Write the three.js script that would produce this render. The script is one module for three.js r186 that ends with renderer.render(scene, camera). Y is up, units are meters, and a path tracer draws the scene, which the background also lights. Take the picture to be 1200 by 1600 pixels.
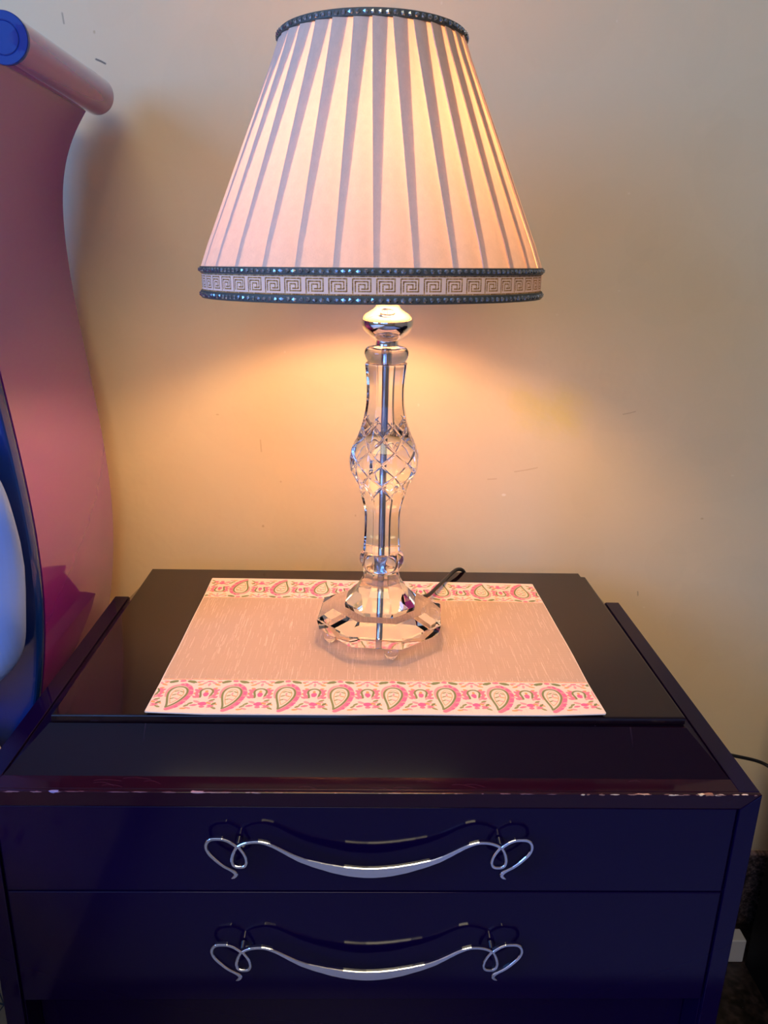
import * as THREE from 'three';
import { RoundedBoxGeometry } from 'three/addons/geometries/RoundedBoxGeometry.js';
import { mergeGeometries, toCreasedNormals } from 'three/addons/utils/BufferGeometryUtils.js';
import { RectAreaLightUniformsLib } from 'three/addons/lights/RectAreaLightUniformsLib.js';

// ---------------------------------------------------------------- camera, sky, area lights, exposure
const scene = new THREE.Scene();
const camera = new THREE.PerspectiveCamera(THREE.MathUtils.radToDeg(2 * Math.atan(800 / 1210.16)), 1200 / 1600, 0.02, 30);
camera.rotation.order = 'YXZ';
camera.rotation.set(-0.30899, -0.02959, 0.02456);
camera.position.set(0, 1, 0);
scene.add(camera);

const SKY = new THREE.Color().setRGB(0.05, 0.2, 0.8);
scene.background = SKY;
const LAMP = { power: 0.44, color: new THREE.Color().setRGB(1, 0.565, 0.265) };
const CEILING = { color: new THREE.Color().setRGB(1, 0.83, 0.44), level: 6.6, at: [-0.2, 2.70, 1.78], size: 1.2 };
const EXPOSURE = 1;

RectAreaLightUniformsLib.init();
function areaLight(name, color, intensity, w, h, at, to) {
  const l = new THREE.RectAreaLight(color, intensity, w, h);
  l.name = name; l.position.set(...at); l.lookAt(...to); scene.add(l);
  return l;
}
const DAY = new THREE.Color().setRGB(0.11, 0.36, 1), DAY_FRONT = new THREE.Color().setRGB(0.25, 0.44, 1);
areaLight('window_daylight', DAY, 13, 0.96, 1.16, [-1.72, 1.6, 0.62], [0, 1.6, 0.62]);       // daylight through the window beside the bed
areaLight('window_daylight', DAY_FRONT, 1.6, 1.7, 1.26, [-0.9, 1.6, 2.32], [-0.9, 1.6, 0]);   // daylight through the window behind the camera
areaLight('ceiling_panel_light', CEILING.color, CEILING.level, CEILING.size, CEILING.size, CEILING.at, [CEILING.at[0], 0, CEILING.at[2] + 0.001]);   // the room's lit ceiling panel, out of frame

// ---------------------------------------------------------------- helpers
const R = (d) => (d * Math.PI) / 180;
function rng(seed) { let s = seed >>> 0; return () => { s = (s + 0x6d2b79f5) | 0; let t = Math.imul(s ^ (s >>> 15), 1 | s); t = (t + Math.imul(t ^ (t >>> 7), 61 | t)) ^ t; return ((t ^ (t >>> 14)) >>> 0) / 4294967296; }; }
const names = new Map();
function numbered(n) { const k = names.get(n) ?? 0; names.set(n, k + 1); return k ? `${n}_${String(k).padStart(3, '0')}` : n; }
function worldOf(o) { const p = new THREE.Vector3(); for (let q = o; q && q !== scene; q = q.parent) p.add(q.position); return p; }
function thing(name, label, category, at = [0, 0, 0]) {
  const g = new THREE.Group(); g.name = numbered(name); g.position.set(...at); g.userData = { label, category }; scene.add(g); return g;
}
// geometry is given in room coordinates and moved to the parent's origin
function part(name, geometry, material, parent, label) {
  const geo = Array.isArray(geometry) ? merge(geometry) : geometry, p = worldOf(parent);
  geo.translate(-p.x, -p.y, -p.z);
  const m = new THREE.Mesh(geo, material); m.name = parent === scene ? numbered(name) : name; m.castShadow = m.receiveShadow = true;
  if (label) m.userData.label = label;
  parent.add(m); return m;
}
function structure(name, geometry, material, parent = scene) { const m = part(name, geometry, material, parent); if (parent === scene) m.userData.kind = 'structure'; return m; }
function single(name, geometry, material, label, category) { const m = part(name, geometry, material, scene); m.userData = { label, category }; return m; }
function merge(list) {
  const l = list.map((g) => { g = g.index ? g.toNonIndexed() : g; for (const k of Object.keys(g.attributes)) if (!['position', 'normal', 'uv'].includes(k)) g.deleteAttribute(k); if (!g.attributes.uv) g.setAttribute('uv', new THREE.BufferAttribute(new Float32Array(g.attributes.position.count * 2), 2)); return g; });
  return mergeGeometries(l);
}
function box(x0, x1, y0, y1, z0, z1, r = 0.0008, seg = 2) {
  const w = x1 - x0, h = y1 - y0, d = z1 - z0;
  const g = r > 0 ? new RoundedBoxGeometry(w, h, d, seg, Math.min(r, w / 2.1, h / 2.1, d / 2.1)) : new THREE.BoxGeometry(w, h, d);
  g.translate((x0 + x1) / 2, (y0 + y1) / 2, (z0 + z1) / 2); return g;
}
// a prism of a polygon drawn in the x-y plane, from z0 (back) to z1 (front)
function prismXY(pts, z0, z1, bevel = 0.0006, bseg = 2) {
  const s = new THREE.Shape(pts.map((p) => new THREE.Vector2(...p)));
  const g = new THREE.ExtrudeGeometry(s, { depth: z1 - z0 - 2 * bevel, bevelEnabled: bevel > 0, bevelSize: bevel, bevelThickness: bevel, bevelOffset: -bevel, bevelSegments: bseg, curveSegments: 24 });
  g.translate(0, 0, z0 + bevel); return g;
}
// a prism of a polygon drawn in plan (x, z), from y0 up to y1
function prismXZ(pts, y0, y1, bevel = 0.0006) {
  const g = prismXY(pts.map(([x, z]) => [x, -z]), y0, y1, bevel); g.rotateX(-Math.PI / 2); return g;
}
function quadSoup(quads, uvs) {
  const pos = [], uv = [];
  quads.forEach((q, i) => { const t = uvs ? uvs[i] : [[0, 0], [1, 0], [1, 1], [0, 1]]; for (const k of [0, 1, 2, 0, 2, 3]) { pos.push(...q[k]); uv.push(...t[k]); } });
  const g = new THREE.BufferGeometry(); g.setAttribute('position', new THREE.Float32BufferAttribute(pos, 3)); g.setAttribute('uv', new THREE.Float32BufferAttribute(uv, 2)); g.computeVertexNormals(); return g;
}
// a grid surface p(i, j); closed in i if wrap
function gridGeo(nu, nv, f, wrap = false) {
  const pos = [], uv = [], idx = [], cols = wrap ? nu : nu + 1;
  for (let j = 0; j <= nv; j++) for (let i = 0; i < cols; i++) { pos.push(...f(i / nu, j / nv)); uv.push(i / nu, j / nv); }
  for (let j = 0; j < nv; j++) for (let i = 0; i < nu; i++) { const a = j * cols + i, b = j * cols + ((i + 1) % cols), c = a + cols, d = b + cols; idx.push(a, b, d, a, d, c); }
  const g = new THREE.BufferGeometry(); g.setAttribute('position', new THREE.Float32BufferAttribute(pos, 3)); g.setAttribute('uv', new THREE.Float32BufferAttribute(uv, 2)); g.setIndex(idx); g.computeVertexNormals(); return g;
}
const lerp = (a, b, t) => a + (b - a) * t, clamp = (x, a, b) => Math.min(b, Math.max(a, x));
function interp(table, x, k) { // rows sorted by row[0]
  if (x <= table[0][0]) return table[0][k];
  for (let i = 1; i < table.length; i++) if (x <= table[i][0]) { const a = table[i - 1], b = table[i]; return lerp(a[k], b[k], (x - a[0]) / (b[0] - a[0])); }
  return table[table.length - 1][k];
}
// smooth monotone-ish profile through rows [y, r]
function smoothProfile(rows, n) {
  const c = new THREE.CatmullRomCurve3(rows.map(([y, r]) => new THREE.Vector3(r, y, 0)), false, 'centripetal'), out = [];
  for (const p of c.getSpacedPoints(n)) out.push([p.y, Math.max(0, p.x)]);
  return out;
}
function lathe(rows, seg = 96) { return new THREE.LatheGeometry(rows.map(([y, r]) => new THREE.Vector2(r, y)), seg); }
// ring stack with eight flat sides: rows [y, apothem]
function octStack(rows, turn = 0, n = 8) {
  const quads = [], P = (y, a, k) => { const r = a / Math.cos(Math.PI / n), t = turn + ((k + 0.5) / n) * 2 * Math.PI; return [r * Math.sin(t), y, r * Math.cos(t)]; };
  for (let j = 0; j + 1 < rows.length; j++) for (let k = 0; k < n; k++) {
    const [y0, a0] = rows[j], [y1, a1] = rows[j + 1];
    quads.push([P(y0, a0, k), P(y0, a0, k + 1), P(y1, a1, k + 1), P(y1, a1, k)]);
  }
  return quadSoup(quads);
}
// strap: pts [x, y, halfWidth, z] swept with a flat chamfered section of the given thickness
function strap(pts, thick, closedEnds = true, n = 120) {
  const c = new THREE.CatmullRomCurve3(pts.map((p) => new THREE.Vector3(p[0], p[1], p[3])), false, 'centripetal');
  const rings = [];
  for (let i = 0; i <= n; i++) {
    const t = i / n, p = c.getPoint(t), d = c.getTangent(t), s = t * (pts.length - 1), k = Math.min(pts.length - 2, Math.floor(s));
    const f = s - k, hw = lerp(pts[k][2], pts[k + 1][2], f * f * (3 - 2 * f)), L = Math.hypot(d.x, d.y) || 1, nx = -d.y / L, ny = d.x / L, h = thick / 2, ch = Math.min(hw, h) * 0.35;
    const sec = [[hw, -h + ch], [hw, h - ch], [hw - ch, h], [-hw + ch, h], [-hw, h - ch], [-hw, -h + ch], [-hw + ch, -h], [hw - ch, -h]];
    rings.push(sec.map(([a, b]) => [p.x + nx * a, p.y + ny * a, p.z + b]));
  }
  const quads = [];
  for (let i = 0; i < n; i++) for (let k = 0; k < 8; k++) { const m = (k + 1) % 8; quads.push([rings[i][k], rings[i + 1][k], rings[i + 1][m], rings[i][m]]); }
  if (closedEnds) for (const [r, flip] of [[rings[0], 1], [rings[n], 0]]) for (let k = 1; k < 7; k++) { const q = [r[0], r[k], r[k + 1], r[k + 1]]; quads.push(flip ? [q[0], q[2], q[1], q[1]] : q); }
  const g = quadSoup(quads); return toCreasedNormals(g, R(30));
}
function tube(pts, r, n = 120, seg = 12) { const c = new THREE.CatmullRomCurve3(pts.map((p) => new THREE.Vector3(...p)), false, 'centripetal'); return new THREE.TubeGeometry(c, n, r, seg, false); }

// ---------------------------------------------------------------- textures
function canvas(w, h, draw, srgb = true) {
  const c = document.createElement('canvas'); c.width = w; c.height = h; draw(c.getContext('2d'), w, h);
  const t = new THREE.CanvasTexture(c); if (srgb) t.colorSpace = THREE.SRGBColorSpace; t.wrapS = t.wrapT = THREE.RepeatWrapping; return t;
}
function noise2(seed, period) { // tileable value noise
  const r = rng(seed), n = period, v = new Float32Array(n * n).map(() => r());
  return (x, y) => { const xi = Math.floor(x), yi = Math.floor(y), fx = x - xi, fy = y - yi, a = (i, j) => v[(((j % n) + n) % n) * n + (((i % n) + n) % n)], s = (t) => t * t * (3 - 2 * t); return lerp(lerp(a(xi, yi), a(xi + 1, yi), s(fx)), lerp(a(xi, yi + 1), a(xi + 1, yi + 1), s(fx)), s(fy)); };
}
function dataTex(w, h, f, srgb) { // f(x, y) -> [r, g, b] 0..255
  const d = new Uint8Array(w * h * 4);
  for (let y = 0; y < h; y++) for (let x = 0; x < w; x++) { const c = f(x, y), o = (y * w + x) * 4; d[o] = c[0]; d[o + 1] = c[1]; d[o + 2] = c[2]; d[o + 3] = 255; }
  const t = new THREE.DataTexture(d, w, h); t.wrapS = t.wrapT = THREE.RepeatWrapping; t.magFilter = THREE.LinearFilter; t.minFilter = THREE.LinearFilter; if (srgb) t.colorSpace = THREE.SRGBColorSpace; t.needsUpdate = true; return t;
}

// wall paint: cream emulsion with faint mottling and the scuffs that the wall carries (1.8 m square, metres from x = -0.85, y = 0)
const WALLTEX = { x: -0.85, y: 0, size: 1.8 };
const wallMap = canvas(2048, 2048, (g, w, h) => {
  g.fillStyle = 'rgb(233,214,168)'; g.fillRect(0, 0, w, h);
  const r = rng(7), X = (x) => ((x - WALLTEX.x) / WALLTEX.size) * w, Y = (y) => h - ((y - WALLTEX.y) / WALLTEX.size) * h;
  for (let i = 0; i < 500; i++) { const s = 20 + r() * 90; g.fillStyle = r() < 0.5 ? 'rgba(240,222,180,0.05)' : 'rgba(222,200,150,0.05)'; g.beginPath(); g.ellipse(60 + r() * (w - 120), 60 + r() * (h - 120), s, s * (0.4 + r() * 0.6), r() * 3, 0, 7); g.fill(); }
  // yellowish touched-up paint to the right of the lamp
  for (let i = 0; i < 60; i++) { g.fillStyle = 'rgba(230,196,112,0.04)'; g.beginPath(); g.ellipse(X(0.235 + (r() - 0.5) * 0.085), Y(1.07 - 0.245 + (r() - 0.5) * 0.05), 12 + r() * 26, 5 + r() * 14, 0.3 + r() * 0.5, 0, 7); g.fill(); }
  // scratches and dents
  const scratch = (x, y, dx, dy, lw, c) => { g.strokeStyle = c; g.lineWidth = lw; g.lineCap = 'round'; g.beginPath(); g.moveTo(X(x), Y(y)); g.quadraticCurveTo(X(x + dx * 0.5), Y(y + dy * 0.35), X(x + dx), Y(y + dy)); g.stroke(); };
  scratch(-0.305, 1.211, 0.010, -0.004, 1.8, 'rgba(70,60,50,0.75)');
  scratch(-0.338, 1.255, 0.001, -0.010, 1.6, 'rgba(120,105,80,0.5)');
  scratch(0.20, 0.744, 0.03, 0.006, 1, 'rgba(170,130,70,0.4)');
  scratch(0.165, 0.733, 0.012, 0.001, 1, 'rgba(170,130,70,0.4)');
  scratch(-0.133, 0.781, 0.001, -0.016, 1, 'rgba(150,110,50,0.35)');
  scratch(0.335, 0.823, 0.016, 0.004, 1, 'rgba(140,110,70,0.35)');
  scratch(0.385, 0.575, 0.001, -0.006, 1.4, 'rgba(110,90,60,0.4)');
  for (let i = 0; i < 70; i++) { g.fillStyle = r() < 0.5 ? 'rgba(190,160,105,0.5)' : 'rgba(246,232,200,0.6)'; g.beginPath(); g.ellipse(X(-0.8 + r() * 1.6), Y(0.15 + r() * 1.5), 0.8 + r() * 1.6, 0.8 + r() * 1.2, 0, 0, 7); g.fill(); }
  g.fillStyle = 'rgba(250,240,215,0.9)'; g.beginPath(); g.ellipse(X(0.188), Y(0.712), 3.2, 1.8, 0, 0, 7); g.fill();
});
wallMap.wrapS = wallMap.wrapT = THREE.ClampToEdgeWrapping;
const n8 = noise2(3, 16), n64 = noise2(4, 64), n128 = noise2(5, 128);
const wallBump = dataTex(512, 512, (x, y) => { const v = 128 + 60 * (n64(x / 8, y / 8) - 0.5) + 50 * (n128(x / 4, y / 4) - 0.5) + 60 * (n8(x / 32, y / 32) - 0.5); return [v, v, v]; });

// granite: brown mottled stone of the skirting and the floor
const stoneMap = dataTex(512, 512, (x, y) => { const a = n64(x / 8, y / 8), b = n128(x / 4, y / 4), c = n8(x / 32, y / 32), v = 0.55 + 0.5 * (a - 0.5) + 0.5 * (b - 0.5) + 0.35 * (c - 0.5); return [158 * v, 132 * v, 128 * v]; }, true);

// printed bed linen: white with violet blossoms and blue sprigs
const floralMap = canvas(1024, 1024, (g, w, h) => {
  g.fillStyle = 'rgb(236,240,246)'; g.fillRect(0, 0, w, h);
  const r = rng(21);
  for (let i = 0; i < 46; i++) {
    const x = 60 + r() * (w - 120), y = 60 + r() * (h - 120), s = 16 + r() * 20;
    if (i % 2) { for (let k = 0; k < 5; k++) { const t = (k / 5) * 6.283 + r(); g.fillStyle = k % 2 ? 'rgb(112,72,150)' : 'rgb(150,90,170)'; g.beginPath(); g.ellipse(x + Math.cos(t) * s * 0.6, y + Math.sin(t) * s * 0.6, s * 0.5, s * 0.34, t, 0, 7); g.fill(); } g.fillStyle = 'rgb(70,50,120)'; g.beginPath(); g.arc(x, y, s * 0.25, 0, 7); g.fill(); }
    else { g.strokeStyle = 'rgb(70,110,175)'; g.lineWidth = 5; for (let k = -2; k <= 2; k++) { const t = r() * 0.4 + k * 0.5 - 1.5; g.beginPath(); g.moveTo(x, y); g.quadraticCurveTo(x + Math.cos(t) * s, y + Math.sin(t) * s * 1.4, x + Math.cos(t) * s * 1.6 + k * 4, y + Math.sin(t) * s * 2); g.stroke(); } }
  }
});

// Greek key embroidery on the lower band of the shade: one repeat
const keyMap = canvas(256, 256, (g, w, h) => {
  g.fillStyle = 'rgb(226,206,190)'; g.fillRect(0, 0, w, h);
  const r = rng(5), gold = ['rgb(150,116,66)', 'rgb(172,138,84)', 'rgb(128,98,60)', 'rgb(196,170,120)'];
  const run = (pts) => { for (let k = 0; k + 1 < pts.length; k++) { const [x0, y0] = pts[k], [x1, y1] = pts[k + 1], n = Math.ceil(Math.hypot(x1 - x0, y1 - y0) / 7); for (let i = 0; i <= n; i++) { g.fillStyle = gold[Math.floor(r() * 4)]; g.beginPath(); g.ellipse(lerp(x0, x1, i / n), lerp(y0, y1, i / n), 8.5, 7, r() * 3, 0, 7); g.fill(); } } };
  run([[0, 24], [256, 24]]); run([[0, 236], [256, 236]]);
  run([[34, 220], [34, 52], [226, 52], [226, 196], [98, 196], [98, 116], [164, 116], [164, 152]]);
  run([[62, 196], [62, 84], [196, 84], [196, 168], [130, 168]]);
});
// woven fabric relief for shade and mat
const weaveBump = dataTex(256, 256, (x, y) => { const v = 128 + 55 * Math.sin((x / 256) * Math.PI * 2 * 64) * (0.6 + 0.4 * n64(x / 4, y / 4)) + 55 * Math.sin((y / 256) * Math.PI * 2 * 64) * (0.6 + 0.4 * n64(x / 4 + 9, y / 4 + 5)); return [v, v, v]; });
const shadeMap = dataTex(512, 512, (x, y) => { const v = 0.985 + 0.03 * (n128(x / 4, y / 8) - 0.5) + 0.025 * (n8(x / 32, y / 32) - 0.5); return [Math.min(255, 234 * v), Math.min(255, 206 * v), Math.min(255, 182 * v)]; }, true);

// placemat print: u across (0.398 m), v from the front edge (0) to the back (1)
const MATW = 0.397, MATD = 0.298;
const matMap = canvas(2048, 1536, (g, w, h) => {
  const S = w / MATW, r = rng(11);
  g.fillStyle = 'rgb(196,174,150)'; g.fillRect(0, 0, w, h);
  // slubs running front to back
  for (let i = 0; i < 3400; i++) { const x = r() * w, y = r() * h, L = 20 + r() * 110; g.strokeStyle = r() < 0.62 ? `rgba(236,218,198,${0.15 + r() * 0.6})` : `rgba(178,156,128,${0.08 + r() * 0.14})`; g.lineWidth = 1 + r() * 2.2; g.beginPath(); g.moveTo(x, y); g.lineTo(x + (r() - 0.5) * 4, y + L); g.stroke(); }
  for (let y = 0; y < h; y += 4) { g.fillStyle = `rgba(170,150,120,${0.04 + 0.05 * r()})`; g.fillRect(0, y, w, 1.5); }
  const band = 0.0575 * S;
  const rag = (x, y, rx, ry, a, c) => { g.fillStyle = c; g.beginPath(); for (let k = 0; k < 14; k++) { const t = (k / 14) * 6.283, q = 0.86 + 0.28 * r(), px = Math.cos(t) * rx * q, py = Math.sin(t) * ry * q, X = x + px * Math.cos(a) - py * Math.sin(a), Y = y + px * Math.sin(a) + py * Math.cos(a); k ? g.lineTo(X, Y) : g.moveTo(X, Y); } g.closePath(); g.fill(); };
  const pink = 'rgb(244,134,158)', pink2 = 'rgb(248,166,170)', hot = 'rgb(246,110,160)', green = 'rgb(128,142,92)', green2 = 'rgb(150,158,104)', orange = 'rgb(232,170,112)';
  const stroke = (c, lw, f) => { g.strokeStyle = c; g.lineWidth = lw; g.lineCap = g.lineJoin = 'round'; g.beginPath(); f(); g.stroke(); };
  function border() { // drawn with the edge of the mat at y = 0 and the field at y = band
    g.fillStyle = 'rgb(240,226,212)'; g.fillRect(0, 0, w, band);
    for (let i = 0; i < 1800; i++) { g.fillStyle = `rgba(${r() < 0.5 ? '252,240,226' : '214,190,164'},0.25)`; g.fillRect(r() * w, r() * band, 1 + r() * 2, 6 + r() * 26); }
    for (let x = 0; x < w; x += 9) rag(x, band - 5 + (r() - 0.5) * 3, 7, 3.6, 0, r() < 0.6 ? orange : 'rgb(222,150,120)');
    const P = 0.0482 * S, u = P / 100; // motifs in units of 1/100 period; Y up from the edge
    for (let k = -1; k < 10; k++) {
      let q = 0.76; const x0 = (k + 0.42) * P, at = (x, y) => [x0 + x * q * u, band - 10 - y * u];   // y down from the field towards the edge
      const crv = (pts) => { const [a, b] = at(...pts[0]); g.moveTo(a, b); for (let i = 1; i + 2 < pts.length + 0; i += 3) g.bezierCurveTo(...at(...pts[i]), ...at(...pts[i + 1]), ...at(...pts[i + 2])); };
      // paisley: head near the field, tip at the edge, bending left
      stroke(pink, 9 * u, () => crv([[2, 18], [26, 18], [36, 42], [26, 66], [18, 86], [4, 100], [-10, 106]]));
      for (let i = 0; i < 17; i++) { const t = i / 16, ang = lerp(-1.5, 0.95, t), X = 4 + 29 * Math.cos(ang) - t * 14 * (t > 0.6 ? 1 : 0.3), Y = 52 + 36 * Math.sin(ang) + t * 16; rag(...at(X + 3, Y), 4.6 * u, 2.4 * u, ang, i % 3 ? hot : pink2); }
      stroke(pink2, 6 * u, () => crv([[-4, 20], [-26, 22], [-30, 44], [-24, 62]]));
      g.fillStyle = 'rgb(241,225,206)'; g.beginPath(); crv([[-2, 26], [20, 24], [28, 46], [18, 66], [10, 84], [-4, 94], [-14, 100], [-12, 84], [-26, 62], [-22, 44], [-18, 32], [-10, 27], [-2, 26]]); g.fill();
      stroke(green, 4 * u, () => crv([[-14, 100], [-12, 84], [-26, 62], [-22, 44], [-18, 30], [-8, 26], [0, 26], [22, 26], [27, 48], [17, 66], [9, 84], [-4, 94], [-14, 100]]));
      stroke(orange, 1.3 * u, () => crv([[-8, 86], [-18, 60], [-16, 42], [-2, 34], [14, 34], [18, 50], [10, 66], [4, 76], [-2, 82], [-8, 86]]));
      for (const [X, Y, a, c] of [[-4, 42, 0.5, green2], [8, 44, -0.5, green2], [-7, 56, 0.5, green2], [6, 57, -0.4, orange], [1, 50, 1.5, pink2], [-8, 69, 0.5, green2], [2, 70, -0.5, pink2]]) rag(...at(X, Y), 5.5 * u, 1.6 * u, a, c);
      q = 1;
      // leaf pair and dot above the paisley
      rag(...at(-17, 7), 10 * u, 4.6 * u, 0.35, green); rag(...at(17, 7), 10 * u, 4.6 * u, -0.35, green); rag(...at(0, 4), 6 * u, 4 * u, 0, pink);
      rag(...at(-30, 10), 4 * u, 2 * u, 0.6, orange); rag(...at(31, 10), 4 * u, 2 * u, -0.6, orange);
      // tulip between paisleys
      const t0 = 52, tt = (x, y) => [x + t0, y];
      for (const s of [-1, 1]) { for (let i = 0; i < 6; i++) rag(...at(...tt(s * (14 + (i % 2) * 5), 32 + i * 6)), 5 * u, 3.2 * u, s * 0.6, i % 3 ? pink : orange); stroke(pink, 6 * u, () => crv([tt(s * 12, 34), tt(s * 20, 40), tt(s * 19, 54), tt(s * 12, 62)])); }
      stroke(green, 4 * u, () => crv([tt(-9, 62), tt(-8, 50), tt(-15, 44), tt(-9, 36), tt(-4, 30), tt(4, 30), tt(9, 36), tt(15, 44), tt(8, 50), tt(9, 62)]));
      rag(...at(...tt(0, 52)), 5 * u, 8 * u, 0, hot); rag(...at(...tt(0, 42)), 3 * u, 4 * u, 0, orange);
      // spray over the tulip, blossom under it
      for (const [X, Y, a, c] of [[0, 6, 0, pink], [-9, 12, 0.7, pink2], [9, 12, -0.7, pink2], [-16, 18, 0.4, orange], [16, 18, -0.4, orange], [-18, 6, 0.2, pink2], [18, 6, -0.2, pink2], [0, 17, 1.5, pink2]]) rag(...at(...tt(X, Y)), 6 * u, 2.6 * u, a, c);
      rag(...at(...tt(0, 84)), 8 * u, 6 * u, 0, hot); rag(...at(...tt(0, 94)), 5 * u, 4 * u, 0, pink);
      for (const s of [-1, 1]) { rag(...at(...tt(s * 12, 78)), 7 * u, 3.4 * u, s * 0.5, pink2); rag(...at(...tt(s * 15, 90)), 7 * u, 3 * u, -s * 0.3, pink); rag(...at(...tt(s * 22, 84)), 6 * u, 2.6 * u, -s * 0.7, s < 0 ? green2 : orange); }
      // sprig left of the paisley's tip
      for (const [X, Y, a, c] of [[-33, 72, 0.5, green2], [-38, 82, -0.5, orange], [-28, 84, 0.9, green], [-34, 94, 0.2, pink], [-26, 98, -0.6, green2], [24, 92, 0.7, green2], [28, 100, -0.4, pink2], [-38, 62, 1.2, pink2], [20, 102, 0.1, orange]]) rag(...at(X, Y), 6 * u, 2.6 * u, a, c);
    }
  }
  g.save(); g.translate(0, h); g.scale(1, -1); border(); g.restore();   // front edge
  g.save(); g.translate(w, 0); g.scale(-1, 1); border(); g.restore();          // back edge, turned half round
});
// matMap row 0 of the canvas is v = 1 (back edge) with flipY

// lacquer wear: pale flecks where the front top edge has chipped; u = metres along x, v = metres across the edge
const chipMap = canvas(2048, 256, (g, w, h) => {
  g.fillStyle = 'rgb(36,9,28)'; g.fillRect(0, 0, w, h);
  const r = rng(31), mid = h / 2, X = (x) => ((x + 0.33) / 0.68) * w;
  const chip = (x, dy, rx, ry, c) => { g.fillStyle = c; g.beginPath(); for (let k = 0; k < 12; k++) { const t = (k / 12) * 6.283, q = 0.6 + 0.7 * r(), a = X(x) + Math.cos(t) * rx * q, b = mid + dy + Math.sin(t) * ry * q; k ? g.lineTo(a, b) : g.moveTo(a, b); } g.fill(); };
  for (let i = 0; i < 26; i++) { const x = -0.31 + r() * 0.3; chip(x, (r() - 0.5) * 3, 4 + r() * 20, 1.2 + r() * 1.6, r() < 0.5 ? 'rgb(120,92,108)' : 'rgb(92,64,80)'); }
  for (let i = 0; i < 24; i++) { const x = 0.17 + r() * 0.16; chip(x, (r() - 0.5) * 3, 2 + r() * 11, 1.4 + r() * 2, r() < 0.4 ? 'rgb(214,196,170)' : 'rgb(136,104,92)'); }
  for (let i = 0; i < 16; i++) { const x = -0.02 + r() * 0.2; chip(x, (r() - 0.5) * 2, 3 + r() * 12, 1 + r(), 'rgb(110,84,92)'); }
  for (const [x, rx, ry, c] of [[-0.13, 20, 5, 'rgb(160,130,150)'], [-0.245, 12, 6, 'rgb(130,130,190)'], [0.29, 16, 6, 'rgb(150,110,90)'], [0.283, 8, 5, 'rgb(230,214,180)'], [0.235, 22, 3, 'rgb(190,160,140)'], [0.32, 9, 3, 'rgb(226,210,190)']]) chip(x, -2, rx, ry, c);
  for (let i = 0; i < 12; i++) { g.strokeStyle = 'rgba(120,100,120,0.45)'; g.lineWidth = 1; g.beginPath(); const a = X(-0.28 + r() * 0.55), b = mid - 14 - r() * 40; g.moveTo(a, b); g.quadraticCurveTo(a + 20, b - 10, a + 30 + r() * 40, b + r() * 12); g.stroke(); }
});
// dust, lint and hair scratches lying on the lacquered top
const dustMap = canvas(1024, 1024, (g, w, h) => {
  g.fillStyle = 'rgb(22,8,22)'; g.fillRect(0, 0, w, h);
  const r = rng(41);
  for (let i = 0; i < 90; i++) { g.fillStyle = `rgba(150,140,150,${0.25 + 0.5 * r()})`; g.beginPath(); g.arc(r() * w, r() * h, 0.6 + r() * 1.1, 0, 7); g.fill(); }
  for (let i = 0; i < 10; i++) { const x = 40 + r() * (w - 120), y = 30 + r() * (h - 60); g.strokeStyle = 'rgba(140,125,140,0.5)'; g.lineWidth = 1.2; g.beginPath(); g.moveTo(x, y); g.quadraticCurveTo(x + 22, y - 16, x + 48, y - 6 + r() * 14); g.stroke(); }
});

// ---------------------------------------------------------------- materials
const M = {};
const std = (o) => new THREE.MeshPhysicalMaterial(o);
wallBump.repeat.set(3, 3);
M.wall = std({ map: wallMap, roughness: 0.62, bumpMap: wallBump, bumpScale: 0.0006 });
M.paint = std({ color: new THREE.Color('rgb(178,148,116)'), roughness: 0.7 });
M.ceiling = std({ color: new THREE.Color('rgb(214,202,186)'), roughness: 0.85 });
M.stone = std({ map: stoneMap, roughness: 0.3 });
M.floor = std({ map: stoneMap, color: new THREE.Color(0.17, 0.16, 0.17), roughness: 0.35 });
M.lacquer = std({ color: new THREE.Color().setRGB(0.005, 0.0012, 0.026), roughness: 0.09, ior: 1.3 });
M.lacquerChip = std({ map: chipMap, color: 0xffffff, roughness: 0.12, ior: 1.36 });
M.lacquerDust = std({ map: dustMap, roughness: 0.1, ior: 1.33 });
M.slab = std({ color: new THREE.Color().setRGB(0.008, 0.003, 0.006), roughness: 0.07, ior: 1.48 });
M.maroon = std({ color: new THREE.Color().setRGB(0.20, 0.02, 0.30), roughness: 0.07, ior: 1.6, clearcoat: 1, clearcoatRoughness: 0.04 });
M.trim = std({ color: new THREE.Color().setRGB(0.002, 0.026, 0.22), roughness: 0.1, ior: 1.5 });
M.chrome = std({ color: new THREE.Color().setRGB(0.86, 0.86, 0.88), metalness: 1, roughness: 0.07 });
M.satin = std({ color: new THREE.Color().setRGB(0.80, 0.81, 0.86), metalness: 1, roughness: 0.16 });
M.bell = std({ color: 0xffffff, transmission: 1, thickness: 0.04, ior: 1.38, roughness: 0 });
M.base = std({ color: 0xffffff, transmission: 1, thickness: 0.04, ior: 1.25, roughness: 0 });
M.crystal = std({ color: 0xffffff, transmission: 1, thickness: 0.04, ior: 1.52, roughness: 0 });
M.rod = std({ color: new THREE.Color().setRGB(0.55, 0.57, 0.62), metalness: 1, roughness: 0.18 });
M.fabric = std({ map: shadeMap, bumpMap: weaveBump, bumpScale: 0.00005, roughness: 1, transmission: 0.115, thickness: 0, specularIntensity: 0.2, side: THREE.DoubleSide });
M.keyBand = std({ map: keyMap, roughness: 1, transmission: 0.03, thickness: 0, specularIntensity: 0.3, bumpMap: keyMap, bumpScale: -0.0005, side: THREE.DoubleSide });
M.braid = std({ color: new THREE.Color().setRGB(0.10, 0.105, 0.088), metalness: 0.3, roughness: 0.6 });
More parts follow.
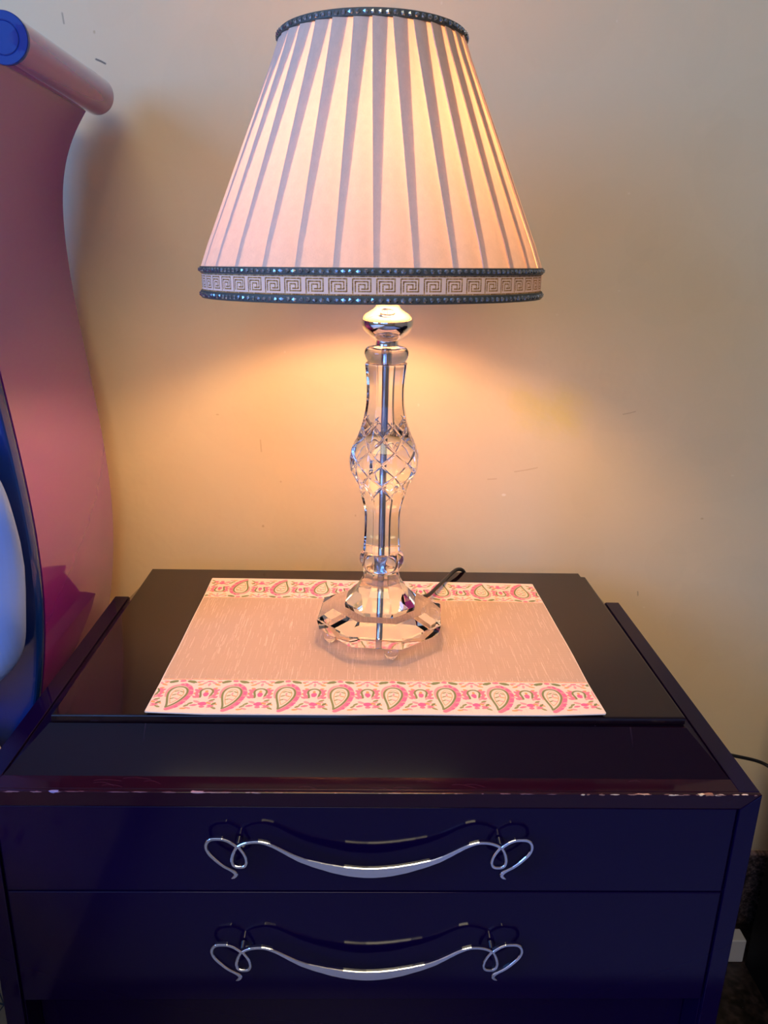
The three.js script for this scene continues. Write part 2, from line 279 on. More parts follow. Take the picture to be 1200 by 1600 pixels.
M.bead = std({ color: new THREE.Color().setRGB(0.36, 0.40, 0.42), metalness: 0.85, roughness: 0.16 });
M.cord = std({ color: new THREE.Color().setRGB(0.012, 0.012, 0.013), roughness: 0.4 });
M.mat = std({ map: matMap, roughness: 0.95, sheen: 0.2, sheenRoughness: 0.6, bumpMap: weaveBump, bumpScale: 0.0002 });
M.hem = std({ color: new THREE.Color('rgb(234,222,208)'), roughness: 0.95 });
M.linen = std({ map: floralMap, roughness: 0.95 });
M.black = std({ color: new THREE.Color().setRGB(0.004, 0.0035, 0.007), roughness: 0.6, ior: 1.25 });
M.whitePlastic = std({ color: new THREE.Color('rgb(178,176,178)'), roughness: 0.45 });
M.pillow = std({ color: new THREE.Color('rgb(112,142,206)'), roughness: 0.9, bumpMap: weaveBump, bumpScale: 0.0002 });
M.frameWhite = std({ color: new THREE.Color('rgb(230,230,228)'), roughness: 0.5 });
M.glass = std({ color: 0xffffff, transmission: 1, thickness: 0, roughness: 0, ior: 1.5 });
M.rug = std({ color: new THREE.Color('rgb(150,168,222)'), roughness: 0.95 });
M.bulb = std({ color: 0xffffff, emissive: LAMP.color, emissiveIntensity: 6, roughness: 0.4 });
M.panelGlow = std({ color: 0xffffff, emissive: CEILING.color, emissiveIntensity: 1.2, roughness: 0.6 });
M.porcelain = std({ color: new THREE.Color('rgb(238,232,224)'), roughness: 0.3 });

// ---------------------------------------------------------------- the room
const ROOM = { x0: -1.8, x1: 1.9, z0: -0.985, z1: 2.4, h: 2.75 };
{
  const g = box(ROOM.x0 - 0.15, ROOM.x1 + 0.15, -0.1, 0, ROOM.z0 - 0.15, ROOM.z1 + 0.15, 0);
  const uv = g.attributes.uv, p = g.attributes.position; for (let i = 0; i < uv.count; i++) uv.setXY(i, p.getX(i) / 0.5, p.getZ(i) / 0.5);
  structure('floor', g, M.floor);
  structure('ceiling', box(ROOM.x0 - 0.15, ROOM.x1 + 0.15, ROOM.h, ROOM.h + 0.1, ROOM.z0 - 0.15, ROOM.z1 + 0.15, 0), M.ceiling);
  const wb = box(ROOM.x0 - 0.15, ROOM.x1 + 0.15, 0, ROOM.h, ROOM.z0 - 0.15, ROOM.z0, 0);
  const u2 = wb.attributes.uv, q = wb.attributes.position; for (let i = 0; i < u2.count; i++) u2.setXY(i, (q.getX(i) - WALLTEX.x) / WALLTEX.size, (q.getY(i) - WALLTEX.y) / WALLTEX.size);
  structure('wall_back', wb, M.wall);
  structure('wall_right', box(ROOM.x1, ROOM.x1 + 0.15, 0, ROOM.h, ROOM.z0, ROOM.z1, 0), M.paint);
  // left and front walls with a window opening each
  const hole = (a0, a1, b0, b1, o) => { // wall in (a, y) with opening
    const s = new THREE.Shape([[a0, 0], [a1, 0], [a1, ROOM.h], [a0, ROOM.h]].map((v) => new THREE.Vector2(...v)));
    s.holes.push(new THREE.Path([[o[0], o[2]], [o[0], o[3]], [o[1], o[3]], [o[1], o[2]]].map((v) => new THREE.Vector2(...v))));
    return new THREE.ExtrudeGeometry(s, { depth: 0.15, bevelEnabled: false });
  };
  const wl = hole(ROOM.z0, ROOM.z1, 0, 0, [0.09, 1.15, 1.0, 2.2]); wl.rotateY(-Math.PI / 2); wl.translate(ROOM.x0, 0, 0);
  structure('wall_left', wl, M.paint);
  const wf = hole(ROOM.x0 - 0.15, ROOM.x1 + 0.15, 0, 0, [-1.8, 0.0, 0.9, 2.3]); wf.translate(0, 0, ROOM.z1);
  structure('wall_front', wf, M.paint);
  // windows: frame, mullion and two panes each
  const win = (n, along, at, a0, a1, y0, y1) => {
    const w = new THREE.Group(); w.name = n; w.userData = { kind: 'structure' }; scene.add(w);
    const B = (a, b, c, d, t0, t1, r) => (along === 'z' ? box(at + t0, at + t1, c, d, a, b, r) : box(a, b, c, d, at + t0, at + t1, r));
    const f = 0.05, mid = (a0 + a1) / 2;
    part('window_frame', [B(a0, a1, y0, y0 + f, -0.03, 0.03, 0.004), B(a0, a1, y1 - f, y1, -0.03, 0.03, 0.004), B(a0, a0 + f, y0 + f, y1 - f, -0.03, 0.03, 0.004), B(a1 - f, a1, y0 + f, y1 - f, -0.03, 0.03, 0.004), B(mid - 0.03, mid + 0.03, y0 + f, y1 - f, -0.03, 0.03, 0.004)], M.frameWhite, w);
    part('pane', B(a0 + f, mid - 0.03, y0 + f, y1 - f, -0.003, 0.003, 0), M.glass, w);
    part('pane', B(mid + 0.03, a1 - f, y0 + f, y1 - f, -0.003, 0.003, 0), M.glass, w);
  };
  win('window_1', 'z', ROOM.x0 - 0.08, 0.09, 1.15, 1.0, 2.2);
  win('window_2', 'x', ROOM.z1 + 0.08, -1.8, 0.0, 0.9, 2.3);
  // stone skirting along the back wall with a rounded top edge
  const sk = box(-0.3, ROOM.x1, 0, 0.138, ROOM.z0, ROOM.z0 + 0.011, 0.003);
  const u3 = sk.attributes.uv, q3 = sk.attributes.position; for (let i = 0; i < u3.count; i++) u3.setXY(i, q3.getX(i) / 0.25, q3.getY(i) / 0.25);
  structure('baseboard_back', sk, M.stone);
}

// ---------------------------------------------------------------- nightstand
const NS = { xl: -0.3124, xr: 0.3341, il: -0.2952, ir: 0.3169, zf: -0.5309, zfi: -0.5517, zb: -0.9138, top: 0.59 };
const night = thing('nightstand', 'dark lacquered nightstand with two drawers and a raised glossy top under the lamp', 'nightstand', [0.011, 0, -0.722]);
{
  const { xl, xr, il, ir, zf, zfi, zb, top } = NS, g = 0.004, fr = 0.0141;
  part('side_panel', box(xl, il, 0, top, zb, zf - g - 0.0002, 0.0006), M.lacquer, night);
  part('side_panel', box(ir, xr, 0, top, zb, zf - g - 0.0002, 0.0006), M.lacquer, night);
  // mitred face frame
  part('stile', prismXY([[xl, 0], [il - 0.001, 0], [il - 0.001, top - fr - 0.0004], [xl, top - 0.0004]], zf - g, zf, 0.0007), M.lacquer, night);
  part('stile', prismXY([[xr, 0], [xr, top - 0.0004], [ir + 0.001, top - fr - 0.0004], [ir + 0.001, 0]], zf - g, zf, 0.0007), M.lacquer, night);
  const rail = prismXY([[xl + 0.0004, top], [il - 0.001, top - fr], [ir + 0.001, top - fr], [xr - 0.0004, top]], zf - g, zf, 0.0009);
  const edgeUv = (geo) => { const u = geo.attributes.uv, q = geo.attributes.position; for (let i = 0; i < u.count; i++) u.setXY(i, (q.getX(i) + 0.33) / 0.68, 0.5 + ((zf - q.getZ(i)) - (top - q.getY(i))) / 0.085); return geo; };
  part('face_rail', edgeUv(rail), M.lacquerChip, night, 'front top rail with pale chips along its worn edge');
  part('top_rail', edgeUv(box(il + 0.0001, ir - 0.0001, top - fr, top, zfi, zf - g - 0.0001, 0.0006)), M.lacquerChip, night);
  part('back_panel', box(il + 0.0002, ir - 0.0002, 0.05, top - 0.001, zb, zb + 0.006, 0), M.lacquer, night);
  part('bottom_panel', box(il + 0.0002, ir - 0.0002, 0.35, 0.362, zb + 0.008, zf - 0.03, 0), M.lacquer, night);
  part('plinth', box(il + 0.0002, ir - 0.0002, 0.0, 0.348, zf - 0.045, zf - 0.03, 0.001), M.lacquer, night);
  // raised top: bevelled on three sides
  const yb = top - 0.001, yt = 0.6202, ins = 0.0306;
  const a = [il + 0.0003, yb, zfi - 0.0003], b = [ir - 0.0003, yb, zfi - 0.0003], c = [ir - 0.0003, yb, zb + 0.007], d = [il + 0.0003, yb, zb + 0.007];
  const A = [il + ins, yt, zfi - ins], B = [ir - ins, yt, zfi - ins], C = [ir - ins, yt, zb + 0.007], D = [il + ins, yt, zb + 0.007];
  const rt = quadSoup([[a, b, B, A], [b, c, C, B], [c, d, D, C], [d, a, A, D], [A, B, C, D], [d, c, b, a]]);
  const u = rt.attributes.uv, q = rt.attributes.position; for (let i = 0; i < u.count; i++) u.setXY(i, q.getX(i) / 0.42, (q.getZ(i) + q.getY(i)) / 0.42);
  part('raised_top', rt, M.lacquerDust, night, 'bevelled raised top with specks of dust and scratches');
  part('top_slab', prismXZ([[-0.2625, -0.5822], [0.2863, -0.5857], [0.2846, -0.9065], [0.2795, -0.9075], [0.2793, -0.919], [-0.2635, -0.915]].map(([x, z]) => [x, z]).reverse(), yt + 0.0002, 0.628, 0.0012), M.slab, night, 'black glossy slab laid on the raised top');
  // drawers
  const drawer = (y0, y1, hy, label) => {
    const dr = part('drawer', box(il + 0.0006, ir - 0.0006, y0, y1, zf - 0.02, zf - 0.0016, 0.001), M.lacquer, night, label);
    const tail = [[-0.114, -0.0166, 0.0004], [-0.1117, -0.0153, 0.0013], [-0.1103, -0.013, 0.0018], [-0.1116, -0.0104, 0.0017], [-0.115, -0.008, 0.0013], [-0.1208, -0.0045, 0.0013], [-0.127, 0.0012, 0.0014], [-0.1322, 0.0075, 0.0014], [-0.134, 0.0131, 0.0014], [-0.133, 0.0179, 0.0014], [-0.1298, 0.0209, 0.0014], [-0.1249, 0.0218, 0.0013], [-0.1197, 0.0217, 0.0013], [-0.1153, 0.0201, 0.0013], [-0.1115, 0.0175, 0.0013], [-0.1086, 0.015, 0.0013]];
    const loop = [[-0.1086, 0.015, 0.0013], [-0.1108, 0.0108, 0.0012], [-0.1124, 0.006, 0.0012], [-0.1131, 0.0012, 0.0012], [-0.1122, -0.0031, 0.0013], [-0.1098, -0.0048, 0.0013], [-0.1064, -0.0051, 0.0013], [-0.1029, -0.004, 0.0013], [-0.1012, -0.0007, 0.0012], [-0.1017, 0.0045, 0.0012], [-0.1036, 0.0092, 0.0012], [-0.1058, 0.0127, 0.0012], [-0.1075, 0.0153, 0.0013]];
    const mid = [[-0.1075, 0.0153, 0.0013], [-0.1044, 0.0175, 0.0013], [-0.0991, 0.0197, 0.0013], [-0.0926, 0.0207, 0.0013], [-0.0875, 0.0204, 0.0014], [-0.0798, 0.0176, 0.0016], [-0.072, 0.0132, 0.0018], [-0.0643, 0.0086, 0.0021], [-0.0552, 0.004, 0.0026], [-0.0408, -0.0008, 0.0035], [-0.0277, -0.0043, 0.0043], [-0.0145, -0.0067, 0.0048], [0, -0.0077, 0.005]];
    const full = [...mid, ...mid.slice(0, -1).reverse().map(([x, y, h]) => [-x, y, h])];
    const put = (l, s = 1) => l.map(([x, y, h]) => [0.0107 + s * x, hy + y, h, zf + 0.0075 + 0.005 * (1 - (x / 0.134) ** 2)]);
    const geos = [strap(put(full), 0.0034, true, 240), ...[1, -1].flatMap((s) => [strap(put(tail, s), 0.0034), strap(put(loop, s), 0.0034, false)])];
    // posts that carry the bar, behind the crossings
    for (const s of [-1, 1]) { const p = new THREE.CylinderGeometry(0.0022, 0.0026, 0.0076, 20); p.rotateX(Math.PI / 2); p.translate(0.0107 + s * 0.108, hy + 0.0145, zf + 0.0035); geos.push(p); }
    part('handle', geos, M.satin, dr, 'curled chrome pull with a looped scroll at each end');
    return dr;
  };
  drawer(0.4894, 0.5749, 0.53, 'upper drawer front');
  drawer(0.3672, 0.4879, 0.42, 'lower drawer front');
}

// ---------------------------------------------------------------- placemat
{
  const FL = [-0.1822, -0.5831], FR = [0.2154, -0.585], BL = [-0.1811, -0.8827], BR = [0.2107, -0.8757], y0 = 0.6284, th = 0.0016, nw = noise2(17, 16);
  const at = (u, v) => {
    const x = lerp(lerp(FL[0], FR[0], u), lerp(BL[0], BR[0], u), v), z = lerp(lerp(FL[1], FR[1], u), lerp(BL[1], BR[1], u), v);
    const w = 0.0007 * nw(u * 7 + 1, v * 6) , fl = 0.0022 * Math.max(0, 1 - Math.hypot(u * 0.4, v * 0.3) / 0.05) + 0.002 * Math.max(0, 1 - Math.hypot((1 - u) * 0.4, v * 0.3) / 0.05);
    return [x + 0.0012 * (nw(v * 5, 3) - 0.5), y0 + w + fl, z + 0.0012 * (nw(u * 6, 9) - 0.5)];
  };
  const mat = thing('placemat', 'cream linen placemat with pink and green paisley borders under the lamp', 'placemat', [0.016, y0, -0.731]);
  part('printed_cloth', gridGeo(120, 90, (u, v) => { const p = at(u, v); return [p[0], p[1] + th, p[2]]; }), M.mat, mat);
  // hem: the folded rim all round and the plain back of the cloth
  const rim = []; const N = 160; for (let i = 0; i <= N * 4; i++) { const k = Math.floor(i / N) % 4, t = (i % N) / N; rim.push(k === 0 ? at(t, 0) : k === 1 ? at(1, t) : k === 2 ? at(1 - t, 1) : at(0, 1 - t)); }
  const q = []; for (let i = 0; i < N * 4; i++) { const a = rim[i], b = rim[i + 1]; q.push([[a[0], a[1], a[2]], [b[0], b[1], b[2]], [b[0], b[1] + th, b[2]], [a[0], a[1] + th, a[2]]]); }
  const under = gridGeo(60, 45, (u, v) => at(1 - u, v));
  part('hem', [quadSoup(q), under, tube(rim.map((p) => [p[0], p[1] + th * 0.55, p[2]]), 0.00085, 640, 6)], M.hem, mat, 'whitish folded hem');
}

// ---------------------------------------------------------------- crystal lamp
const LX = 0.0205, LY = 0.6303, LZ = -0.735;
const lamp = thing('table_lamp', 'lit crystal table lamp with a cream pleated shade standing on the placemat', 'lamp', [LX, LY, LZ]);
{
  const put = (g, turn = 0) => { if (turn) g.rotateY(turn); g.translate(LX, 0, LZ); return g; };
  const T = R(-5);
  // ball feet
  for (const a of [79, 161, 259, 341]) { const s = new THREE.SphereGeometry(0.0071, 40, 24); s.scale(1, 0.98, 1); s.translate(LX + 0.054 * Math.cos(R(a)), LY + 0.0072, LZ + 0.054 * Math.sin(R(a))); part('ball_foot', s, M.crystal, lamp); }
  // stepped octagonal base plate, then the bell of the stem
  const plate = octStack([[0.6446, 0], [0.6446, 0.0592], [0.6456, 0.0602], [0.6562, 0.0627], [0.6574, 0.0620], [0.6658, 0.0478], [0.6662, 0.047], [0.6662, 0]]);
  part('base_plate', put(plate, T), M.base, lamp, 'bevelled octagonal crystal base');
  const bell = octStack([[0.6665, 0], [0.6665, 0.0350], [0.6706, 0.0357], [0.6716, 0.0352], [0.6768, 0.0308], [0.6828, 0.0252], [0.6885, 0.0216], [0.693, 0.0193], [0.6985, 0.0177], [0.7030, 0.0174], [0.7048, 0.018], [0.7055, 0.0172], [0.7055, 0]]);
  part('stem_bell', put(bell, T), M.bell, lamp, 'flared octagonal foot of the crystal stem');
  // knop of eight beads
  const knop = gridGeo(256, 48, (u, v) => { const t = u * 2 * Math.PI, ph = (v - 0.5) * Math.PI, lobe = 0.0052 * Math.pow(Math.abs(Math.cos(4 * t)), 0.7), c = Math.cos(ph), r = 0.0001 + (v <= 0.0001 || v >= 0.9999 ? 0 : 0.0172 * Math.min(1, c * 3.2) + lobe * c); return [r * Math.sin(t), 0.71575 + 0.0097 * Math.sin(ph), r * Math.cos(t)]; }, true);
  part('bead_knop', put(knop, T), M.crystal, lamp, 'ring of crystal beads under the column');
  // cut column: octagonal, swelling in the middle under crossing cuts
  const rows = [[0.7262, 0.0186], [0.7300, 0.0183], [0.7348, 0.0180], [0.7420, 0.0176], [0.7518, 0.0174], [0.7661, 0.0176], [0.7745, 0.0190], [0.7832, 0.0212], [0.7918, 0.0236], [0.8003, 0.0275], [0.8093, 0.0315], [0.8155, 0.0330], [0.8222, 0.0334], [0.8305, 0.0314], [0.8421, 0.0261], [0.8569, 0.0211], [0.8711, 0.0183], [0.8803, 0.0176], [0.8924, 0.0176], [0.9045, 0.0187], [0.9118, 0.0195]];
  const cv = new THREE.CatmullRomCurve3(rows.map(([y, r]) => new THREE.Vector3(r, y, 0)), false, 'centripetal'), prof = cv.getSpacedPoints(400).map((p) => [p.y, p.x]);
  const NT = 640, y0 = 0.7258, y1 = 0.9122, Y0 = 0.7865, Y1 = 0.8555, step = (Y1 - Y0) / 6; // six half-rows of crossings
  const radius = (t, y) => {
    const a = interp(prof, y, 1), inCut = clamp((y - Y0 + 0.004) / 0.006, 0, 1) * clamp((Y1 + 0.004 - y) / 0.006, 0, 1), p = lerp(90, 26, inCut);
    let s = 0; for (let k = 0; k < 8; k++) { const c = Math.cos(t - (k * Math.PI) / 4); if (c > 0.5) s += Math.pow(c, p); }
    let r = a / Math.pow(s, 1 / p);
    if (inCut > 0) { // V cuts along both diagonals: eight each way, advancing half a facet per half-row
      const ph = ((y - Y0) / step) * (Math.PI / 8), P = Math.PI / 4;
      for (const sg of [-1, 1]) {
        let d = (t + sg * ph + P / 2) % P; if (d < 0) d += P; d = Math.abs(d - P / 2); d = P / 2 - d;   // angle to the nearest cut
        const dist = d * a * 0.72, w = 0.0017; if (dist < w) r -= 0.0010 * (0.5 + 0.5 * Math.cos(Math.PI * Math.pow(dist / w, 0.8))) * clamp((y - Y0 + 0.0045) / 0.0045, 0, 1) * clamp((Y1 + 0.0045 - y) / 0.0045, 0, 1) * (d >= 0 ? 1 : 0);
      }
    }
    return r;
  };
  const ys = []; for (let i = 0; i <= 24; i++) ys.push(lerp(y0, Y0 - 0.005, i / 24)); for (let i = 1; i <= 300; i++) ys.push(lerp(Y0 - 0.005, Y1 + 0.005, i / 300)); for (let i = 1; i <= 24; i++) ys.push(lerp(Y1 + 0.005, y1, i / 24));
  // sixteen evenly spaced bands in angle, crowded at the facet edges
  const column = gridGeo(NT, ys.length + 3, (u, v) => {
    const j = Math.round(v * (ys.length + 3)), t = u * 2 * Math.PI, sh = (y, in_) => { const r = in_; return [r * Math.sin(t), y, r * Math.cos(t)]; };
    if (j === 0) return sh(y0, 0.0001); if (j === 1) return sh(y0, radius(t, y0) - 0.0006);
    if (j === ys.length + 2) return sh(y1, radius(t, y1) - 0.0006); if (j === ys.length + 3) return sh(y1, 0.0001);
    const y = j === 2 ? y0 + 0.0006 : j === ys.length + 1 ? y1 - 0.0006 : ys[j - 2];
    return sh(y, radius(t, y));
  }, true);
  part('cut_column', put(column, T), M.crystal, lamp, 'faceted crystal column with a diamond-cut swelling');
  // clear ring on top of the column
  part('glass_collar', put(lathe(smoothProfile([[0.9125, 0.0001], [0.9126, 0.010], [0.9128, 0.0165], [0.9145, 0.0183], [0.9165, 0.0195], [0.9205, 0.0207], [0.9240, 0.0202], [0.9268, 0.0178], [0.9279, 0.0130], [0.9281, 0.0001]], 60), 96)), M.crystal, lamp, 'clear rounded glass collar');
  // threaded rod through the stem
  const rod = new THREE.CylinderGeometry(0.0034, 0.0034, 0.2800, 32); rod.translate(0, 0.785, 0); part('centre_rod', put(rod), M.rod, lamp, 'steel rod seen inside the crystal');
  // chrome neck and knob, carrying the socket
  part('chrome_knob', put(lathe(smoothProfile([[0.9278, 0.0001], [0.92785, 0.0080], [0.9280, 0.0104], [0.9302, 0.0103], [0.9332, 0.0106], [0.9350, 0.0122], [0.9372, 0.0160], [0.9405, 0.0198], [0.9433, 0.0222], [0.9462, 0.0237], [0.9494, 0.0241], [0.9524, 0.0236], [0.9550, 0.0221], [0.9575, 0.0193], [0.9595, 0.0160], [0.9614, 0.0130], [0.9640, 0.0111], [0.9700, 0.0106], [0.9900, 0.0104], [0.9905, 0.0001]], 140), 128)), M.chrome, lamp, 'polished chrome knob under the shade');
  part('socket', put(lathe([[0.991, 0.0001], [0.991, 0.0150], [0.994, 0.0165], [1.028, 0.0165], [1.031, 0.0150], [1.031, 0.0001]], 48)), M.porcelain, lamp);
  const SXc = 0.006;
  const bulb = lathe(smoothProfile([[1.0315, 0.0001], [1.0316, 0.0125], [1.040, 0.0130], [1.052, 0.0190], [1.066, 0.0270], [1.080, 0.0292], [1.094, 0.0245], [1.103, 0.0120], [1.105, 0.0001]], 60), 48);
  part('bulb', put(bulb), M.bulb, lamp);
  const pl = new THREE.PointLight(LAMP.color, LAMP.power); pl.name = 'bulb_light'; pl.position.set(0, 1.075 - LY, 0); pl.castShadow = true; pl.shadow.radius = 1.4; lamp.add(pl);

  // shade: one group of parts leaning a degree to the left with the frame
  const shade = new THREE.Group(); shade.name = 'lamp_shade'; shade.position.set(SXc - LX, 0.972 - LY, 0); shade.rotation.z = R(1.0); lamp.add(shade);
  const RB = 0.1506, RT = 0.0757, HB = 0.0262, HT = 0.2040;   // pleats run from above the band to the top trim
  const N = 32, D = (2 * Math.PI) / N, cloth = 0.0385;
  const radiusAt = (h) => lerp(RB - 0.0005, RT, clamp((h - HB) / (HT - HB), 0, 1));
  const segs = 10, quadsOf = [];
  const pos = [], uv = [], idx = [], jit = rng(77); const push = (fn, m) => { // fn(s 0..1, h) -> [theta, r]
    const base = pos.length / 3; for (let j = 0; j <= segs; j++) for (let i = 0; i <= m; i++) { const h = lerp(HB - 0.002, HT + 0.002, j / segs), [t, r] = fn(i / m, h); pos.push(r * Math.sin(t), h, r * Math.cos(t)); uv.push((t * RB) / 0.06, h / 0.06); }
    for (let j = 0; j < segs; j++) for (let i = 0; i < m; i++) { const a = base + j * (m + 1) + i; idx.push(a, a + 1, a + m + 2, a, a + m + 2, a + m + 1); }
  };
  const offs = []; for (let k = 0; k <= N; k++) offs.push([(jit() - 0.5) * 0.022, (jit() - 0.5) * 0.018, (jit() - 0.5) * 0.0008]); offs[N] = offs[0];
  for (let k = 0; k < N; k++) {
    const e0 = (h) => k * D + lerp(offs[k][0], offs[k][1], (h - HB) / (HT - HB)), e1 = (h) => (k + 1) * D + lerp(offs[k + 1][0], offs[k + 1][1], (h - HB) / (HT - HB));
    const ov = (h) => (cloth - radiusAt(h) * D) / 2 / radiusAt(h) , lift = 0.0017 + offs[k][2], lift1 = 0.0017 + offs[k + 1][2];
    push((s, h) => { const a = e0(h), b = e1(h) + ov(h), t = lerp(a, b, s), f = Math.min(1, (t - a) / (e1(h) - a)); return [t, radiusAt(h) + lift * (1 - f) + (f < 1 ? 0.0012 * Math.sin(Math.PI * f) * (1 - (h - HB) / (HT - HB) * 0.6) : 0) - 0.0006 * f]; }, 10);
    push((s, h) => { const b = e1(h) + ov(h), t = lerp(b, e1(h), s); return [t, radiusAt(h) - 0.0002 + 0.0007 * s]; }, 3);
    push((s, h) => [e1(h), radiusAt(h) + lerp(0.0005, lift1, s)], 1);
  }
  const pg = new THREE.BufferGeometry(); pg.setAttribute('position', new THREE.Float32BufferAttribute(pos, 3)); pg.setAttribute('uv', new THREE.Float32BufferAttribute(uv, 2)); pg.setIndex(idx); pg.computeVertexNormals();
  const raw = (name, geo, mat, parent, label, kind) => { const m = new THREE.Mesh(Array.isArray(geo) ? merge(geo) : geo, mat); m.name = name; m.castShadow = m.receiveShadow = true; if (label) m.userData.label = label; if (kind) m.userData.kind = kind; parent.add(m); return m; };
  raw('pleated_fabric', pg, M.fabric, shade, 'cream pleated fabric glowing from the bulb inside');
  // ring-shaped tapes
  const ringBand = (y0_, y1_, r0, r1, th, bulge = 0.0006) => lathe([[y0_, r0 - th], [y0_, r0], [lerp(y0_, y1_, 0.12), r0 + bulge], [lerp(y0_, y1_, 0.88), r1 + bulge], [y1_, r1], [y1_, r1 - th], [y0_, r0 - th]], 192);
  const beadRing = (y, r, n, w, h) => {
    const out = [], base = new THREE.IcosahedronGeometry(1, 0); base.scale(w, h, 0.0014);
    const jr = rng(n + 3);
    for (let k = 0; k < n; k++) { const b = base.clone(); b.rotateZ((jr() - 0.5) * 0.5); b.rotateX((jr() - 0.5) * 0.5); b.rotateY((jr() - 0.5) * 0.5); b.translate(0, 0, r); b.rotateY((k / n) * 2 * Math.PI); b.translate(0, y, 0); out.push(b); }
    return out;
  };
  const topY0 = 0.2030, topY1 = 0.2088;
  const bt = raw('top_braid', ringBand(topY0, topY1, RT + 0.0026, RT + 0.0022, 0.0035), M.braid, shade, 'dark silver braid round the top rim');
  raw('sequin', beadRing((topY0 + topY1) / 2, RT + 0.0033, 88, 0.0023, 0.0020), M.bead, bt, undefined, 'stuff');
  const b1 = raw('upper_braid', ringBand(0.0205, 0.0258, RB + 0.0012, RB + 0.0012, 0.003), M.braid, shade, 'dark silver braid above the key band');
  raw('sequin', beadRing(0.02315, RB + 0.0020, 176, 0.0023, 0.0019), M.bead, b1, undefined, 'stuff');
  const b2 = raw('lower_braid', ringBand(0.0, 0.0062, RB + 0.0012, RB + 0.0014, 0.003), M.braid, shade, 'dark silver braid round the bottom rim');
  raw('sequin', beadRing(0.0031, RB + 0.0020, 176, 0.0023, 0.0021), M.bead, b2, undefined, 'stuff');
  keyMap.repeat.set(54, 1);
  raw('key_band', gridGeo(216, 2, (u, v) => { const t = u * 2 * Math.PI; return [(RB + 0.0004) * Math.sin(t), lerp(0.0055, 0.0212, v), (RB + 0.0004) * Math.cos(t)]; }), M.keyBand, shade, 'cream band embroidered with a golden Greek key');
  // wire frame: rings and the spider that holds the shade on the socket
  const wire = [new THREE.TorusGeometry(RB - 0.003, 0.0012, 8, 96).rotateX(Math.PI / 2).translate(0, 0.003, 0), new THREE.TorusGeometry(RT - 0.003, 0.0012, 8, 96).rotateX(Math.PI / 2).translate(0, 0.206, 0)];
  for (let k = 0; k < 3; k++) { const t = (k / 3) * 2 * Math.PI + 0.4; wire.push(tube([[0.015, 0.048, 0], [RB - 0.02, 0.012, 0], [RB - 0.003, 0.004, 0]].map(([r, y]) => [r * Math.sin(t), y, r * Math.cos(t)]), 0.0011, 24, 6)); }
  raw('wire_frame', wire, M.satin, shade);

  // flex: from the back of the base, over the edge of the slab, down behind the nightstand and out to the right
  part('power_cord', tube([[0.058, 0.6475, -0.790], [0.066, 0.643, -0.802], [0.077, 0.639, -0.818], [0.092, 0.637, -0.850], [0.105, 0.6345, -0.880], [0.114, 0.6345, -0.899], [0.123, 0.634, -0.912], [0.131, 0.628, -0.9205], [0.136, 0.612, -0.9245], [0.139, 0.56, -0.926], [0.155, 0.47, -0.926], [0.23, 0.385, -0.925], [0.34, 0.372, -0.922], [0.43, 0.375, -0.915], [0.512, 0.370, -0.90], [0.566, 0.3529, -0.90], [0.579, 0.343, -0.87], [0.584, 0.31, -0.80], [0.585, 0.2, -0.74], [0.584, 0.06, -0.72], [0.584, 0.0045, -0.68], [0.584, 0.0034, -0.55]], 0.0024, 260, 10), M.cord, lamp, 'thin black flex running over the back of the nightstand');
}

